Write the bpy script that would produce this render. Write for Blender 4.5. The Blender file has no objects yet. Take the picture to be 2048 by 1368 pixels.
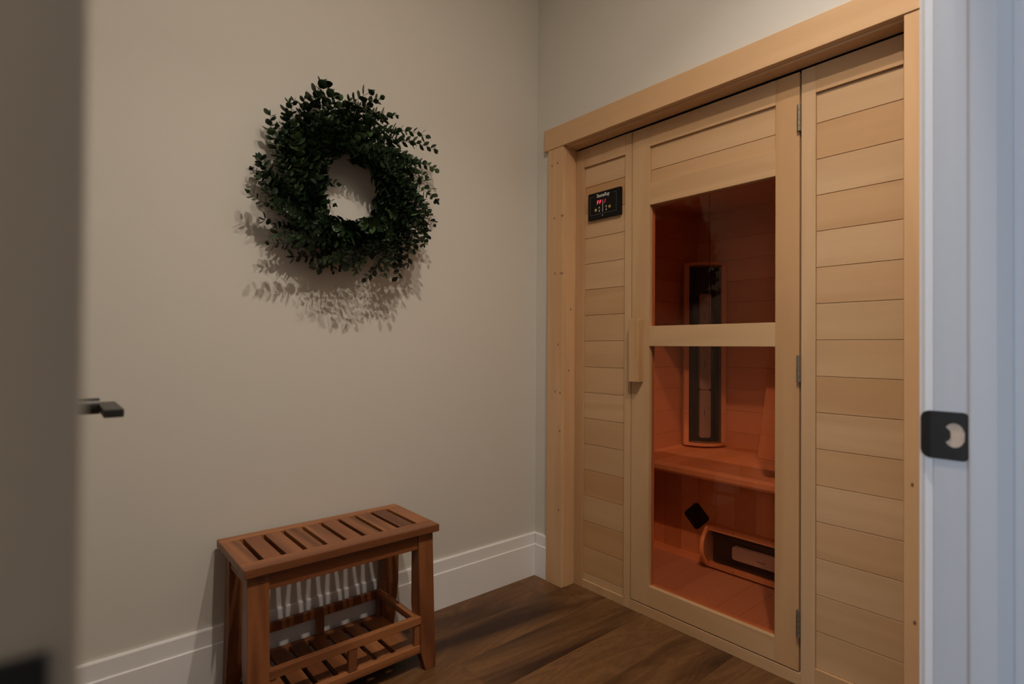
import bpy, math, random
from mathutils import Vector, Matrix, Quaternion

random.seed(11)
scene = bpy.context.scene
col = scene.collection

# ------------------------------------------------------------------ camera
cam_data = bpy.data.cameras.new('camera')
cam_data.sensor_fit = 'HORIZONTAL'
cam_data.sensor_width = 36.0
cam_data.lens = 36.0 * 1088.18 / 2048.0
cam_data.clip_start = 0.01
cam_data.clip_end = 60
cam_data.dof.use_dof = True
cam_data.dof.focus_distance = 2.25
cam_data.dof.aperture_fstop = 4.0
cam_data.dof.aperture_blades = 9
camera = bpy.data.objects.new('camera', cam_data)
col.objects.link(camera)
FW = Vector((0.64982418, 0.76003272, 0.0088771)).normalized()
RT = Vector((0.76000885, -0.64987998, 0.00652418)).normalized()
UP = RT.cross(FW).normalized()
CAM = Vector((-1.7181, -1.8379, 1.04))
m = Matrix((RT, UP, -FW)).transposed().to_4x4()
m.translation = CAM
camera.matrix_world = m
scene.camera = camera

# ------------------------------------------------------------------ world, exposure
w = bpy.data.worlds.new('world')
scene.world = w
w.use_nodes = True
w.node_tree.nodes['Background'].inputs['Color'].default_value = (0.82, 0.88, 1.0, 1)
w.node_tree.nodes['Background'].inputs['Strength'].default_value = 0.11
scene.view_settings.view_transform = 'Standard'
scene.view_settings.look = 'None'
scene.view_settings.gamma = 1.0
scene.view_settings.use_curve_mapping = False
scene.view_settings.exposure = 0.06
scene.cycles.use_denoising = True
scene.cycles.max_bounces = 10
scene.cycles.diffuse_bounces = 6
scene.cycles.transparent_max_bounces = 16
scene.cycles.sample_clamp_indirect = 4.0

CEIL = 2.85
# recessed downlights: (x, y, watts, beam spread in degrees)
DOWNLIGHTS = [(-0.90, -1.585, 11.5, 122), (-1.27, -1.585, 18.0, 168), (-1.55, -2.55, 3.2, 170)]
WARM = (1.0, 0.86, 0.70)


# area lamp added in the unseen hall: cool daylight on the right jamb
hl = bpy.data.lights.new('added_hall_daylight', 'AREA')
hl.shape = 'RECTANGLE'; hl.size = 1.0; hl.size_y = 1.3; hl.energy = 42.0; hl.color = (0.64, 0.80, 1.0)
hlo = bpy.data.objects.new('added_hall_daylight', hl); col.objects.link(hlo)
hlo.location = (-3.62, -2.45, 1.45); hlo.rotation_euler = (math.radians(90), 0, math.radians(-90))


def add_disk_light(name, loc, watts, size, color, parent=None, spread=170):
    l = bpy.data.lights.new(name, 'AREA')
    l.shape = 'DISK'
    l.size = size
    l.energy = watts
    l.color = color
    l.spread = math.radians(spread)
    o = bpy.data.objects.new(name, l)
    o.location = loc
    col.objects.link(o)
    if parent:
        o.parent = parent
    return o


# ------------------------------------------------------------------ tagging
def tag(o, label=None, cat=None, group=None, kind=None):
    if label: o['label'] = label
    if cat: o['category'] = cat
    if group: o['group'] = group
    if kind: o['kind'] = kind
    return o


def empty(name, loc, label=None, cat=None, kind=None):
    o = bpy.data.objects.new(name, None)
    o.empty_display_size = 0.1
    o.location = loc
    col.objects.link(o)
    return tag(o, label, cat, None, kind)


# ------------------------------------------------------------------ mesh builder
class MB:
    def __init__(self):
        self.v = []; self.f = []; self.t = []; self.smooth = []

    def add(self, vs, fs, tint=None, smooth=False):
        b = len(self.v)
        if tint is None: tint = random.random()
        self.v += [tuple(p) for p in vs]
        for f in fs:
            self.f.append(tuple(b + i for i in f)); self.t.append(tint); self.smooth.append(smooth)
        return self

    def hexa(self, p, tint=None):
        # p: 8 points, bottom loop 0-3, top loop 4-7
        return self.add(p, [(3, 2, 1, 0), (4, 5, 6, 7), (0, 1, 5, 4), (1, 2, 6, 5), (2, 3, 7, 6), (3, 0, 4, 7)], tint)

    def box(self, x0, x1, y0, y1, z0, z1, tint=None):
        x0, x1 = min(x0, x1), max(x0, x1); y0, y1 = min(y0, y1), max(y0, y1); z0, z1 = min(z0, z1), max(z0, z1)
        return self.hexa([(x0, y0, z0), (x1, y0, z0), (x1, y1, z0), (x0, y1, z0),
                          (x0, y0, z1), (x1, y0, z1), (x1, y1, z1), (x0, y1, z1)], tint)

    def prism(self, poly, a, b, axis, tint=None, smooth=False):
        # poly: list of 2D points; extruded a..b along axis
        def P(u, v, w):
            return {'x': (w, u, v), 'y': (u, w, v), 'z': (u, v, w)}[axis]
        n = len(poly)
        vs = [P(u, v, a) for u, v in poly] + [P(u, v, b) for u, v in poly]
        fs = [tuple(range(n))[::-1], tuple(range(n, 2 * n))]
        self.add(vs, fs, tint)
        base = len(self.v) - 2 * n
        t = self.t[-1]
        for i in range(n):
            j = (i + 1) % n
            self.f.append((base + i, base + j, base + n + j, base + n + i)); self.t.append(t); self.smooth.append(smooth)
        return self

    def tube(self, pts, r, n=6, tint=None, r2=None):
        pts = [Vector(p) for p in pts]
        rings = []
        up = Vector((0, 0, 1))
        for i, p in enumerate(pts):
            d = (pts[min(i + 1, len(pts) - 1)] - pts[max(i - 1, 0)]).normalized()
            a = d.cross(up)
            if a.length < 1e-3: a = d.cross(Vector((1, 0, 0)))
            a.normalize(); b = d.cross(a)
            rr = r if r2 is None else r + (r2 - r) * i / (len(pts) - 1)
            rings.append([p + (a * math.cos(2 * math.pi * k / n) + b * math.sin(2 * math.pi * k / n)) * rr for k in range(n)])
        vs = [q for rg in rings for q in rg]
        fs = []
        for i in range(len(rings) - 1):
            for k in range(n):
                fs.append((i * n + k, i * n + (k + 1) % n, (i + 1) * n + (k + 1) % n, (i + 1) * n + k))
        if tint is None: tint = random.random()
        self.add(vs, fs, tint, True)
        self.add(rings[0], [tuple(range(n))], tint)
        return self.add(rings[-1], [tuple(range(n))[::-1]], tint)

    def build(self, name, mat, parent=None, bevel=0.0, seg=2, loc=None):
        me = bpy.data.meshes.new(name)
        me.from_pydata(self.v, [], self.f)
        at = me.attributes.new('tint', 'FLOAT', 'FACE')
        at.data.foreach_set('value', self.t)
        me.polygons.foreach_set('use_smooth', self.smooth)
        import bmesh
        bm = bmesh.new(); bm.from_mesh(me)
        bmesh.ops.recalc_face_normals(bm, faces=bm.faces)
        bm.to_mesh(me); bm.free()
        me.update()
        o = bpy.data.objects.new(name, me)
        if mat: me.materials.append(mat)
        col.objects.link(o)
        if parent:
            o.parent = parent
            o.matrix_parent_inverse = Matrix.Translation(Vector(world_loc(parent))).inverted()
        if loc: o.location = loc
        if bevel:
            b = o.modifiers.new('bevel', 'BEVEL')
            b.width = bevel; b.segments = seg; b.limit_method = 'ANGLE'; b.angle_limit = 0.6
        return o


def world_loc(o):
    p = Vector(o.location)
    if o.parent and o.type == 'EMPTY': p = p + Vector(world_loc(o.parent))
    if o.type != 'EMPTY': return Vector((0, 0, 0))
    return p


def struct(name, mb, mat, parent=None, bevel=0.0, kind=True):
    o = mb.build(name, mat, parent, bevel)
    if not parent: o['kind'] = 'structure'
    return o


# ------------------------------------------------------------------ materials
def new_mat(name):
    mt = bpy.data.materials.new(name); mt.use_nodes = True
    nt = mt.node_tree; nt.nodes.clear()
    out = nt.nodes.new('ShaderNodeOutputMaterial')
    bs = nt.nodes.new('ShaderNodeBsdfPrincipled')
    nt.links.new(bs.outputs[0], out.inputs[0])
    return mt, nt, bs, out


def plain(name, colr, rough=0.5, metal=0.0, spec=0.5, bump=0.0, bscale=300.0, var=0.0):
    mt, nt, bs, out = new_mat(name)
    bs.inputs['Base Color'].default_value = (*colr, 1)
    bs.inputs['Roughness'].default_value = rough
    bs.inputs['Metallic'].default_value = metal
    bs.inputs['Specular IOR Level'].default_value = spec
    tc = nt.nodes.new('ShaderNodeTexCoord')
    nz = nt.nodes.new('ShaderNodeTexNoise'); nz.inputs['Scale'].default_value = bscale; nz.inputs['Detail'].default_value = 3
    nt.links.new(tc.outputs['Object'], nz.inputs['Vector'])
    if var:
        mx = nt.nodes.new('ShaderNodeMix'); mx.data_type = 'RGBA'
        mx.inputs[6].default_value = (*[c * (1 - var) for c in colr], 1); mx.inputs[7].default_value = (*[min(1, c * (1 + var)) for c in colr], 1)
        nt.links.new(nz.outputs['Fac'], mx.inputs[0]); nt.links.new(mx.outputs[2], bs.inputs['Base Color'])
    if bump:
        bp = nt.nodes.new('ShaderNodeBump'); bp.inputs['Strength'].default_value = bump; bp.inputs['Distance'].default_value = 0.001
        nt.links.new(nz.outputs['Fac'], bp.inputs['Height']); nt.links.new(bp.outputs[0], bs.inputs['Normal'])
    return mt


def wood(name, light, dark, axis, ring=9.0, stretch=0.08, ringamt=0.5, fine=0.35, tintamt=0.25, rough=0.5, spec=0.35, knots=None, knotcol=(0.12, 0.05, 0.02), warm=None, scale=1.0, contrast=1.0, knot_r=0.008):
    """procedural wood; grain runs along `axis` ('x','y','z') of object space."""
    mt, nt, bs, out = new_mat(name)
    N = nt.nodes; L = nt.links
    tc = N.new('ShaderNodeTexCoord')
    at = N.new('ShaderNodeAttribute'); at.attribute_name = 'tint'
    # offset by tint
    off = N.new('ShaderNodeMath'); off.operation = 'MULTIPLY'; off.inputs[1].default_value = 37.0
    L.new(at.outputs['Fac'], off.inputs[0])
    comb = N.new('ShaderNodeCombineXYZ')
    for i in range(3): L.new(off.outputs[0], comb.inputs[i])
    sc = N.new('ShaderNodeVectorMath'); sc.operation = 'MULTIPLY'
    s = {'x': (stretch, 1, 1), 'y': (1, stretch, 1), 'z': (1, 1, stretch)}[axis]
    sc.inputs[1].default_value = tuple(k * scale for k in s)
    L.new(tc.outputs['Object'], sc.inputs[0])
    ad = N.new('ShaderNodeVectorMath'); ad.operation = 'ADD'
    L.new(sc.outputs[0], ad.inputs[0]); L.new(comb.outputs[0], ad.inputs[1])
    n1 = N.new('ShaderNodeTexNoise'); n1.inputs['Scale'].default_value = 4.5; n1.inputs['Detail'].default_value = 2; n1.inputs['Distortion'].default_value = 0.5
    L.new(ad.outputs[0], n1.inputs['Vector'])
    ml = N.new('ShaderNodeMath'); ml.operation = 'MULTIPLY'; ml.inputs[1].default_value = ring * 6.2832
    L.new(n1.outputs['Fac'], ml.inputs[0])
    sn = N.new('ShaderNodeMath'); sn.operation = 'SINE'; L.new(ml.outputs[0], sn.inputs[0])
    rg = N.new('ShaderNodeMapRange'); rg.inputs[1].default_value = -1; rg.inputs[2].default_value = 1
    L.new(sn.outputs[0], rg.inputs[0])
    n2 = N.new('ShaderNodeTexNoise'); n2.inputs['Scale'].default_value = 85; n2.inputs['Detail'].default_value = 5; n2.inputs['Roughness'].default_value = 0.62
    L.new(ad.outputs[0], n2.inputs['Vector'])
    n3 = N.new('ShaderNodeTexNoise'); n3.inputs['Scale'].default_value = 6; n3.inputs['Detail'].default_value = 2
    L.new(ad.outputs[0], n3.inputs['Vector'])
    def mathn(op, a, b):
        q = N.new('ShaderNodeMath'); q.operation = op
        for i, k in enumerate((a, b)):
            if isinstance(k, (int, float)): q.inputs[i].default_value = k
            else: L.new(k, q.inputs[i])
        return q.outputs[0]
    f = mathn('ADD', mathn('MULTIPLY', rg.outputs[0], ringamt), mathn('MULTIPLY', n2.outputs['Fac'], fine))
    f = mathn('ADD', f, mathn('MULTIPLY', n3.outputs['Fac'], max(0.0, 1 - ringamt - fine)))
    f = mathn('ADD', mathn('MULTIPLY', mathn('SUBTRACT', f, 0.5), contrast), 0.5)
    cl = N.new('ShaderNodeClamp'); L.new(f, cl.inputs[0])
    mx = N.new('ShaderNodeMix'); mx.data_type = 'RGBA'
    mx.inputs[6].default_value = (*dark, 1); mx.inputs[7].default_value = (*light, 1)
    L.new(cl.outputs[0], mx.inputs[0])
    colr = mx.outputs[2]
    # per board tone
    wm = warm or (1.0, 0.86, 0.68)
    m2 = N.new('ShaderNodeMix'); m2.data_type = 'RGBA'; m2.blend_type = 'MULTIPLY'
    m2.inputs[7].default_value = (*wm, 1)
    L.new(colr, m2.inputs[6]); L.new(mathn('MULTIPLY', at.outputs['Fac'], tintamt), m2.inputs[0])
    colr = m2.outputs[2]
    if knots:
        acc = None
        for (kx, ky, kz) in knots:
            dd = N.new('ShaderNodeVectorMath'); dd.operation = 'SUBTRACT'
            L.new(tc.outputs['Object'], dd.inputs[0]); dd.inputs[1].default_value = (kx, ky, kz)
            d2 = N.new('ShaderNodeVectorMath'); d2.operation = 'MULTIPLY'; d2.inputs[1].default_value = {'z': (1, 1, .6), 'y': (1, .6, 1), 'x': (.6, 1, 1)}[axis]
            L.new(dd.outputs[0], d2.inputs[0])
            le = N.new('ShaderNodeVectorMath'); le.operation = 'LENGTH'; L.new(d2.outputs[0], le.inputs[0])
            acc = le.outputs['Value'] if acc is None else mathn('MINIMUM', acc, le.outputs['Value'])
        mr = N.new('ShaderNodeMapRange'); mr.interpolation_type = 'SMOOTHSTEP'
        mr.inputs[1].default_value = knot_r * 0.25; mr.inputs[2].default_value = knot_r; mr.inputs[3].default_value = 0.85; mr.inputs[4].default_value = 0.0
        L.new(acc, mr.inputs[0])
        mk = N.new('ShaderNodeMix'); mk.data_type = 'RGBA'; mk.inputs[7].default_value = (*knotcol, 1)
        L.new(colr, mk.inputs[6]); L.new(mr.outputs[0], mk.inputs[0]); colr = mk.outputs[2]
    L.new(colr, bs.inputs['Base Color'])
    bs.inputs['Roughness'].default_value = rough
    bs.inputs['Specular IOR Level'].default_value = spec
    bp = N.new('ShaderNodeBump'); bp.inputs['Strength'].default_value = 0.12; bp.inputs['Distance'].default_value = 0.0006
    L.new(n2.outputs['Fac'], bp.inputs['Height']); L.new(bp.outputs[0], bs.inputs['Normal'])
    return mt


PL, PD = (0.57, 0.39, 0.232), (0.43, 0.270, 0.143)
pine = {a: wood('pine_' + a, PL, PD, a, ring=5, ringamt=0.34, fine=0.3, tintamt=1.0, warm=(0.86, 0.72, 0.56)) for a in 'xyz'}
knots_casing = [(-.02, -.118, 1.845), (-.02, -.152, 1.849), (-.02, -.135, 1.608), (-.02, -.178, 1.613), (-.02, -.186, 1.612), (-.02, -.14, 1.364), (-.02, -.174, 1.362),
                (-.02, -.185, 1.361), (-.02, -.161, 1.051), (-.02, -.145, .845), (-.02, -.175, .841), (-.02, -.174, .675), (-.02, -.17, .332), (-.02, -1.462, .859), (-.02, -1.442, .691), (-.02, -1.447, .339),
                (.028, -.19, 1.206), (.017, -.19, .938)]
pine_knotty = wood('knotty_pine', (0.66, 0.45, 0.27), (0.52, 0.32, 0.17), 'z', ring=6, ringamt=0.35, fine=0.3, tintamt=0.5, warm=(0.9, 0.75, 0.6), knots=knots_casing, knotcol=(0.085, 0.03, 0.012), knot_r=0.0052)
pine_knotty_head = wood('knotty_pine_header', (0.63, 0.42, 0.245), (0.51, 0.32, 0.17), 'y', ring=4, ringamt=0.3, fine=0.3, tintamt=0.3, warm=(0.9, 0.75, 0.6), knots=[(.05, -.347, 1.917)], knotcol=(0.2, 0.08, 0.03))
teak = {a: wood('teak_' + a, (0.38, 0.155, 0.058), (0.10, 0.030, 0.011), a, ring=5, ringamt=0.38, fine=0.35, tintamt=1.0, warm=(0.55, 0.42, 0.34), rough=0.42, spec=0.45, contrast=1.35, scale=1.4) for a in 'xyz'}
cabin_floor_wood = wood('cabin_floor_wood', (0.50, 0.33, 0.22), (0.38, 0.24, 0.15), 'x', ring=3, ringamt=0.25, fine=0.3, tintamt=0.5, warm=(0.8, 0.66, 0.52))
cabin = {a: wood('cabin_wood_' + a, (0.92, 0.60, 0.34), (0.78, 0.48, 0.25), a, ring=3, ringamt=0.25, fine=0.3, tintamt=1.0, warm=(0.8, 0.66, 0.52)) for a in 'xyz'}
wall_paint = plain('wall_paint', (0.60, 0.58, 0.545), 0.85, spec=0.2, bump=0.12, bscale=700)
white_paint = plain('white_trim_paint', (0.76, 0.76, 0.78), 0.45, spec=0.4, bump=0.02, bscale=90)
door_paint = plain('door_paint', (0.47, 0.40, 0.31), 0.5, spec=0.4, bump=0.02, bscale=90)
ceiling_paint = plain('ceiling_paint', (0.84, 0.82, 0.79), 0.9, spec=0.2, bump=0.1, bscale=500)
black_metal = plain('black_metal', (0.012, 0.012, 0.012), 0.42, spec=0.4, bump=0.05, bscale=900)
nickel = plain('brushed_nickel', (0.20, 0.17, 0.125), 0.45, metal=0.6, bump=0.05, bscale=600)
black_panel = plain('black_panel', (0.006, 0.006, 0.006), 0.5, spec=0.15)
black_cord = plain('black_cord', (0.01, 0.01, 0.01), 0.6)
ceramic = plain('ceramic', (0.82, 0.76, 0.68), 0.6, bump=0.1, bscale=200, var=0.05)
reflector = plain('heater_reflector', (0.06, 0.05, 0.04), 0.4, metal=0.3)
white_print = plain('white_print', (0.75, 0.75, 0.72), 0.6)
grey_print = plain('grey_print', (0.12, 0.12, 0.12), 0.6)
gold_print = plain('gold_print', (0.55, 0.36, 0.10), 0.5)
raw_wood = plain('raw_wood', (0.55, 0.42, 0.32), 0.8, bump=0.3, bscale=120, var=0.3)
leaf_green = None


def make_leaf_mat():
    mt, nt, bs, out = new_mat('eucalyptus_leaf')
    N = nt.nodes; L = nt.links
    at = N.new('ShaderNodeAttribute'); at.attribute_name = 'tint'
    cr = N.new('ShaderNodeValToRGB')
    e = cr.color_ramp.elements
    e[0].position = 0; e[0].color = (0.008, 0.018, 0.009, 1)
    e[1].position = 1; e[1].color = (0.075, 0.13, 0.05, 1)
    k = cr.color_ramp.elements.new(0.7); k.color = (0.022, 0.048, 0.020, 1)
    L.new(at.outputs['Fac'], cr.inputs[0])
    nz = N.new('ShaderNodeTexNoise'); nz.inputs['Scale'].default_value = 60
    tc = N.new('ShaderNodeTexCoord'); L.new(tc.outputs['Object'], nz.inputs['Vector'])
    mx = N.new('ShaderNodeMix'); mx.data_type = 'RGBA'; mx.blend_type = 'MULTIPLY'; mx.inputs[7].default_value = (0.6, 0.65, 0.6, 1)
    L.new(cr.outputs[0], mx.inputs[6]); L.new(nz.outputs['Fac'], mx.inputs[0])
    L.new(mx.outputs[2], bs.inputs['Base Color'])
    bs.inputs['Roughness'].default_value = 0.36
    bs.inputs['Specular IOR Level'].default_value = 0.45
    return mt


leaf_green = make_leaf_mat()
stem_mat = plain('stem', (0.03, 0.028, 0.015), 0.7)
vine_mat = plain('grapevine', (0.04, 0.025, 0.014), 0.8, bump=0.4, bscale=80)


def emission_mat(name, colr, strength):
    mt, nt, bs, out = new_mat(name)
    bs.inputs['Base Color'].default_value = (0.02, 0.02, 0.02, 1)
    bs.inputs['Emission Color'].default_value = (*colr, 1)
    bs.inputs['Emission Strength'].default_value = strength
    return mt


red_led = emission_mat('red_led', (1.0, 0.05, 0.09), 1.1)
red_led_dim = emission_mat('red_led_dim', (1.0, 0.03, 0.06), 0.35)
lamp_glow = emission_mat('lamp_glow', WARM, 3.0)


def make_glass():
    mt = bpy.data.materials.new('bronze_glass'); mt.use_nodes = True
    nt = mt.node_tree; nt.nodes.clear(); N = nt.nodes; L = nt.links
    out = N.new('ShaderNodeOutputMaterial')
    tr = N.new('ShaderNodeBsdfTransparent'); tr.inputs[0].default_value = (0.985, 0.785, 0.70, 1)
    gl = N.new('ShaderNodeBsdfGlossy'); gl.inputs['Roughness'].default_value = 0.0; gl.inputs[0].default_value = (1, 0.78, 0.62, 1)
    fr = N.new('ShaderNodeFresnel'); fr.inputs[0].default_value = 1.52
    ge = N.new('ShaderNodeNewGeometry')
    inv = N.new('ShaderNodeMath'); inv.operation = 'SUBTRACT'; inv.inputs[0].default_value = 1; L.new(ge.outputs['Backfacing'], inv.inputs[1])
    mu = N.new('ShaderNodeMath'); mu.operation = 'MULTIPLY'; L.new(fr.outputs[0], mu.inputs[0]); L.new(inv.outputs[0], mu.inputs[1])
    mu2 = N.new('ShaderNodeMath'); mu2.operation = 'MULTIPLY'; L.new(mu.outputs[0], mu2.inputs[0]); mu2.inputs[1].default_value = 0.8
    mx = N.new('ShaderNodeMixShader'); L.new(mu2.outputs[0], mx.inputs[0]); L.new(tr.outputs[0], mx.inputs[1]); L.new(gl.outputs[0], mx.inputs[2])
    L.new(mx.outputs[0], out.inputs[0])
    return mt


bronze_glass = make_glass()


def make_mesh_guard():
    """fine black wire mesh: square holes let light and sight through."""
    mt, nt, bs, out = new_mat('wire_mesh')
    N = nt.nodes; L = nt.links
    bs.inputs['Base Color'].default_value = (0.02, 0.018, 0.015, 1); bs.inputs['Roughness'].default_value = 0.5
    uv = N.new('ShaderNodeUVMap')
    sp = N.new('ShaderNodeSeparateXYZ'); L.new(uv.outputs[0], sp.inputs[0])
    def holes(o):
        f = N.new('ShaderNodeMath'); f.operation = 'FRACT'; L.new(o, f.inputs[0])
        g = N.new('ShaderNodeMath'); g.operation = 'GREATER_THAN'; g.inputs[1].default_value = 0.2; L.new(f.outputs[0], g.inputs[0]); return g.outputs[0]
    mm = N.new('ShaderNodeMath'); mm.operation = 'MULTIPLY'; L.new(holes(sp.outputs[0]), mm.inputs[0]); L.new(holes(sp.outputs[1]), mm.inputs[1])
    tr = N.new('ShaderNodeBsdfTransparent')
    mx = N.new('ShaderNodeMixShader'); L.new(mm.outputs[0], mx.inputs[0]); L.new(bs.outputs[0], mx.inputs[1]); L.new(tr.outputs[0], mx.inputs[2])
    L.new(mx.outputs[0], out.inputs[0])
    return mt


mesh_guard = make_mesh_guard()


def make_floor_mat():
    mt, nt, bs, out = new_mat('oak_vinyl_plank')
    N = nt.nodes; L = nt.links
    tc = N.new('ShaderNodeTexCoord')
    def mathn(op, a, b=0.0, c=None):
        q = N.new('ShaderNodeMath'); q.operation = op
        for i, k in enumerate((a, b)):
            if isinstance(k, (int, float)): q.inputs[i].default_value = k
            else: L.new(k, q.inputs[i])
        return q.outputs[0]
    sp = N.new('ShaderNodeSeparateXYZ'); L.new(tc.outputs['Object'], sp.inputs[0])
    W, LN = 0.185, 1.5
    row = mathn('FLOOR', mathn('DIVIDE', sp.outputs[1], W))
    u = mathn('FRACT', mathn('DIVIDE', sp.outputs[1], W))
    shift = mathn('MULTIPLY', mathn('FRACT', mathn('MULTIPLY', mathn('SINE', mathn('MULTIPLY', row, 12.9898)), 43758.5)), LN)
    xs = mathn('DIVIDE', mathn('ADD', sp.outputs[0], shift), LN)
    colm = mathn('FLOOR', xs); v = mathn('FRACT', xs)
    idn = mathn('FRACT', mathn('MULTIPLY', mathn('SINE', mathn('ADD', mathn('MULTIPLY', row, 78.233), mathn('MULTIPLY', colm, 37.719))), 43758.5))
    cb = N.new('ShaderNodeCombineXYZ')
    L.new(mathn('ADD', mathn('MULTIPLY', sp.outputs[0], 0.24), mathn('MULTIPLY', idn, 31.0)), cb.inputs[0])
    L.new(mathn('ADD', sp.outputs[1], mathn('MULTIPLY', idn, 17.0)), cb.inputs[1])
    n1 = N.new('ShaderNodeTexNoise'); n1.inputs['Scale'].default_value = 4.2; n1.inputs['Detail'].default_value = 2.0; n1.inputs['Distortion'].default_value = 0.9
    L.new(cb.outputs[0], n1.inputs['Vector'])
    rings = mathn('SINE', mathn('MULTIPLY', n1.outputs['Fac'], 95.0))
    n2 = N.new('ShaderNodeTexNoise'); n2.inputs['Scale'].default_value = 150; n2.inputs['Detail'].default_value = 5; n2.inputs['Roughness'].default_value = 0.6
    L.new(cb.outputs[0], n2.inputs['Vector'])
    n4 = N.new('ShaderNodeTexNoise'); n4.inputs['Scale'].default_value = 3.6; n4.inputs['Detail'].default_value = 3; n4.inputs['Distortion'].default_value = 0.8
    L.new(cb.outputs[0], n4.inputs['Vector'])
    mr = N.new('ShaderNodeMapRange'); mr.inputs[1].default_value = 0.50; mr.inputs[2].default_value = 0.66; L.new(n4.outputs['Fac'], mr.inputs[0])
    f = mathn('ADD', mathn('MULTIPLY', rings, 0.075), mathn('ADD', mathn('MULTIPLY', n2.outputs['Fac'], 0.55), mathn('MULTIPLY', n1.outputs['Fac'], 0.30)))
    f = mathn('ADD', f, mathn('SUBTRACT', mathn('MULTIPLY', idn, 0.12), 0.0))
    cr = N.new('ShaderNodeValToRGB'); e = cr.color_ramp.elements
    e[0].position = 0.15; e[0].color = (0.055, 0.023, 0.008, 1)
    e[1].position = 0.85; e[1].color = (0.205, 0.103, 0.038, 1)
    k = e.new(0.5); k.color = (0.125, 0.058, 0.021, 1)
    L.new(f, cr.inputs[0])
    mx = N.new('ShaderNodeMix'); mx.data_type = 'RGBA'; mx.blend_type = 'MULTIPLY'; mx.inputs[7].default_value = (0.22, 0.16, 0.14, 1)
    L.new(cr.outputs[0], mx.inputs[6]); L.new(mr.outputs[0], mx.inputs[0])
    # seams
    s1 = mathn('LESS_THAN', u, 0.012)
    s2 = mathn('LESS_THAN', v, 0.0012)
    sm = mathn('MAXIMUM', s1, s2)
    m3 = N.new('ShaderNodeMix'); m3.data_type = 'RGBA'; m3.blend_type = 'MULTIPLY'; m3.inputs[7].default_value = (0.72, 0.68, 0.66, 1)
    L.new(mx.outputs[2], m3.inputs[6]); L.new(sm, m3.inputs[0])
    L.new(m3.outputs[2], bs.inputs['Base Color'])
    bs.inputs['Roughness'].default_value = 0.48
    bs.inputs['Specular IOR Level'].default_value = 0.35
    bp = N.new('ShaderNodeBump'); bp.inputs['Strength'].default_value = 0.25; bp.inputs['Distance'].default_value = 0.0008
    L.new(f, bp.inputs['Height']); L.new(bp.outputs[0], bs.inputs['Normal'])
    return mt


floor_mat = make_floor_mat()

# ------------------------------------------------------------------ room shell
XL = -2.6            # left wall
YF = -1.668          # room face of the wall with the doorway
YH = -1.785          # hall face of that wall
DX0, DX1 = -1.752, -0.900   # door opening (jamb faces)
SAU_L, SAU_R, SAU_T = -0.1905, -1.4235, 1.9173   # lined opening of the sauna

b = MB(); b.box(-3.6, 1.05, -3.6, 0.1, -0.05, 0)
struct('floor', b, floor_mat)
b = MB(); b.box(XL - .1, 1.05, YH - .95, 0.1, CEIL, CEIL + .08)
struct('ceiling', b, ceiling_paint)
b = MB(); b.box(XL - .1, 0.1, 0, 0.1, 0, CEIL)
struct('wall_back', b, wall_paint)
b = MB(); b.box(XL - .1, XL, YH, 0, 0, CEIL)
struct('wall_left', b, wall_paint)
# right wall around the sauna opening
b = MB()
b.box(0, .1, -.17, 0, 0, CEIL)
b.box(0, .1, SAU_R - .02, -.17, SAU_T + .02, CEIL)
b.box(0, .1, YF, SAU_R - .02, 0, CEIL)
struct('wall_right', b, wall_paint)
b = MB()
b.box(XL, DX0 - .02, YH, YF, 0, CEIL)
b.box(DX0 - .02, DX1 + .02, YH, YF, 2.07, CEIL)
b.box(DX1 + .02, 0.1, YH, YF, 0, CEIL)
struct('wall_front', b, wall_paint)


b = MB()
b.box(-3.6, -3.5, -3.6, YH, 0, .8); b.box(-3.6, -3.5, -3.6, YH, 2.1, CEIL); b.box(-3.6, -3.5, -3.6, -2.95, .8, 2.1); b.box(-3.6, -3.5, -1.95, YH, .8, 2.1)
struct('wall_hall', b, wall_paint)
b = MB()  # unseen frame and wall opening, added to house the hall daylight lamp
b.box(-3.56, -3.50, -2.95, -2.91, .8, 2.1); b.box(-3.56, -3.50, -1.99, -1.95, .8, 2.1); b.box(-3.56, -3.50, -2.91, -1.99, .8, .84); b.box(-3.56, -3.50, -2.91, -1.99, 2.06, 2.1); b.box(-3.55, -3.51, -2.91, -1.99, 1.43, 1.46)
struct('added_window_1', b, white_paint)


b = MB()
b.box(1.02, 1.05, -1.668, 0.1, 0, CEIL)
b.box(.1, 1.02, 0, .1, 0, CEIL)
b.box(.1, 1.05, YH, YF, 0, CEIL)
struct('wall_alcove', b, wall_paint)


# baseboards: flat lower board, stepped cap
def baseboard(name, pts_axis, a, bb, face):
    """profile in (depth, z); extruded from a to bb."""
    prof = [(0, 0), (.015, 0), (.015, .139), (.0135, .1412), (.0105, .1412), (.0105, .187), (.0085, .191), (0, .191)]
    m_ = MB()
    if face == 'back': m_.prism([(-d, z) for d, z in prof], a, bb, 'x')   # poly is (y,z)
    if face == 'right': m_.prism([(-d, z) for d, z in prof], a, bb, 'y')  # poly is (x,z)
    if face == 'left': m_.prism([(XL + d, z) for d, z in prof], a, bb, 'y')
    if face == 'front': m_.prism([(YF + d, z) for d, z in prof], a, bb, 'x')
    return struct(name, m_, white_paint)


baseboard('baseboard_back', None, XL, 0, 'back')
baseboard('baseboard_right', None, -.0929, -.015, 'right')
baseboard('baseboard_left', None, YF, -.015, 'left')
baseboard('baseboard_front', None, DX1 + .075, -.03, 'front')

# ------------------------------------------------------------------ doorway jambs, stops, casing
jm = MB()
jm.box(DX1, DX1 + .02, YH - .002, YF, 0, 2.05)
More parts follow.
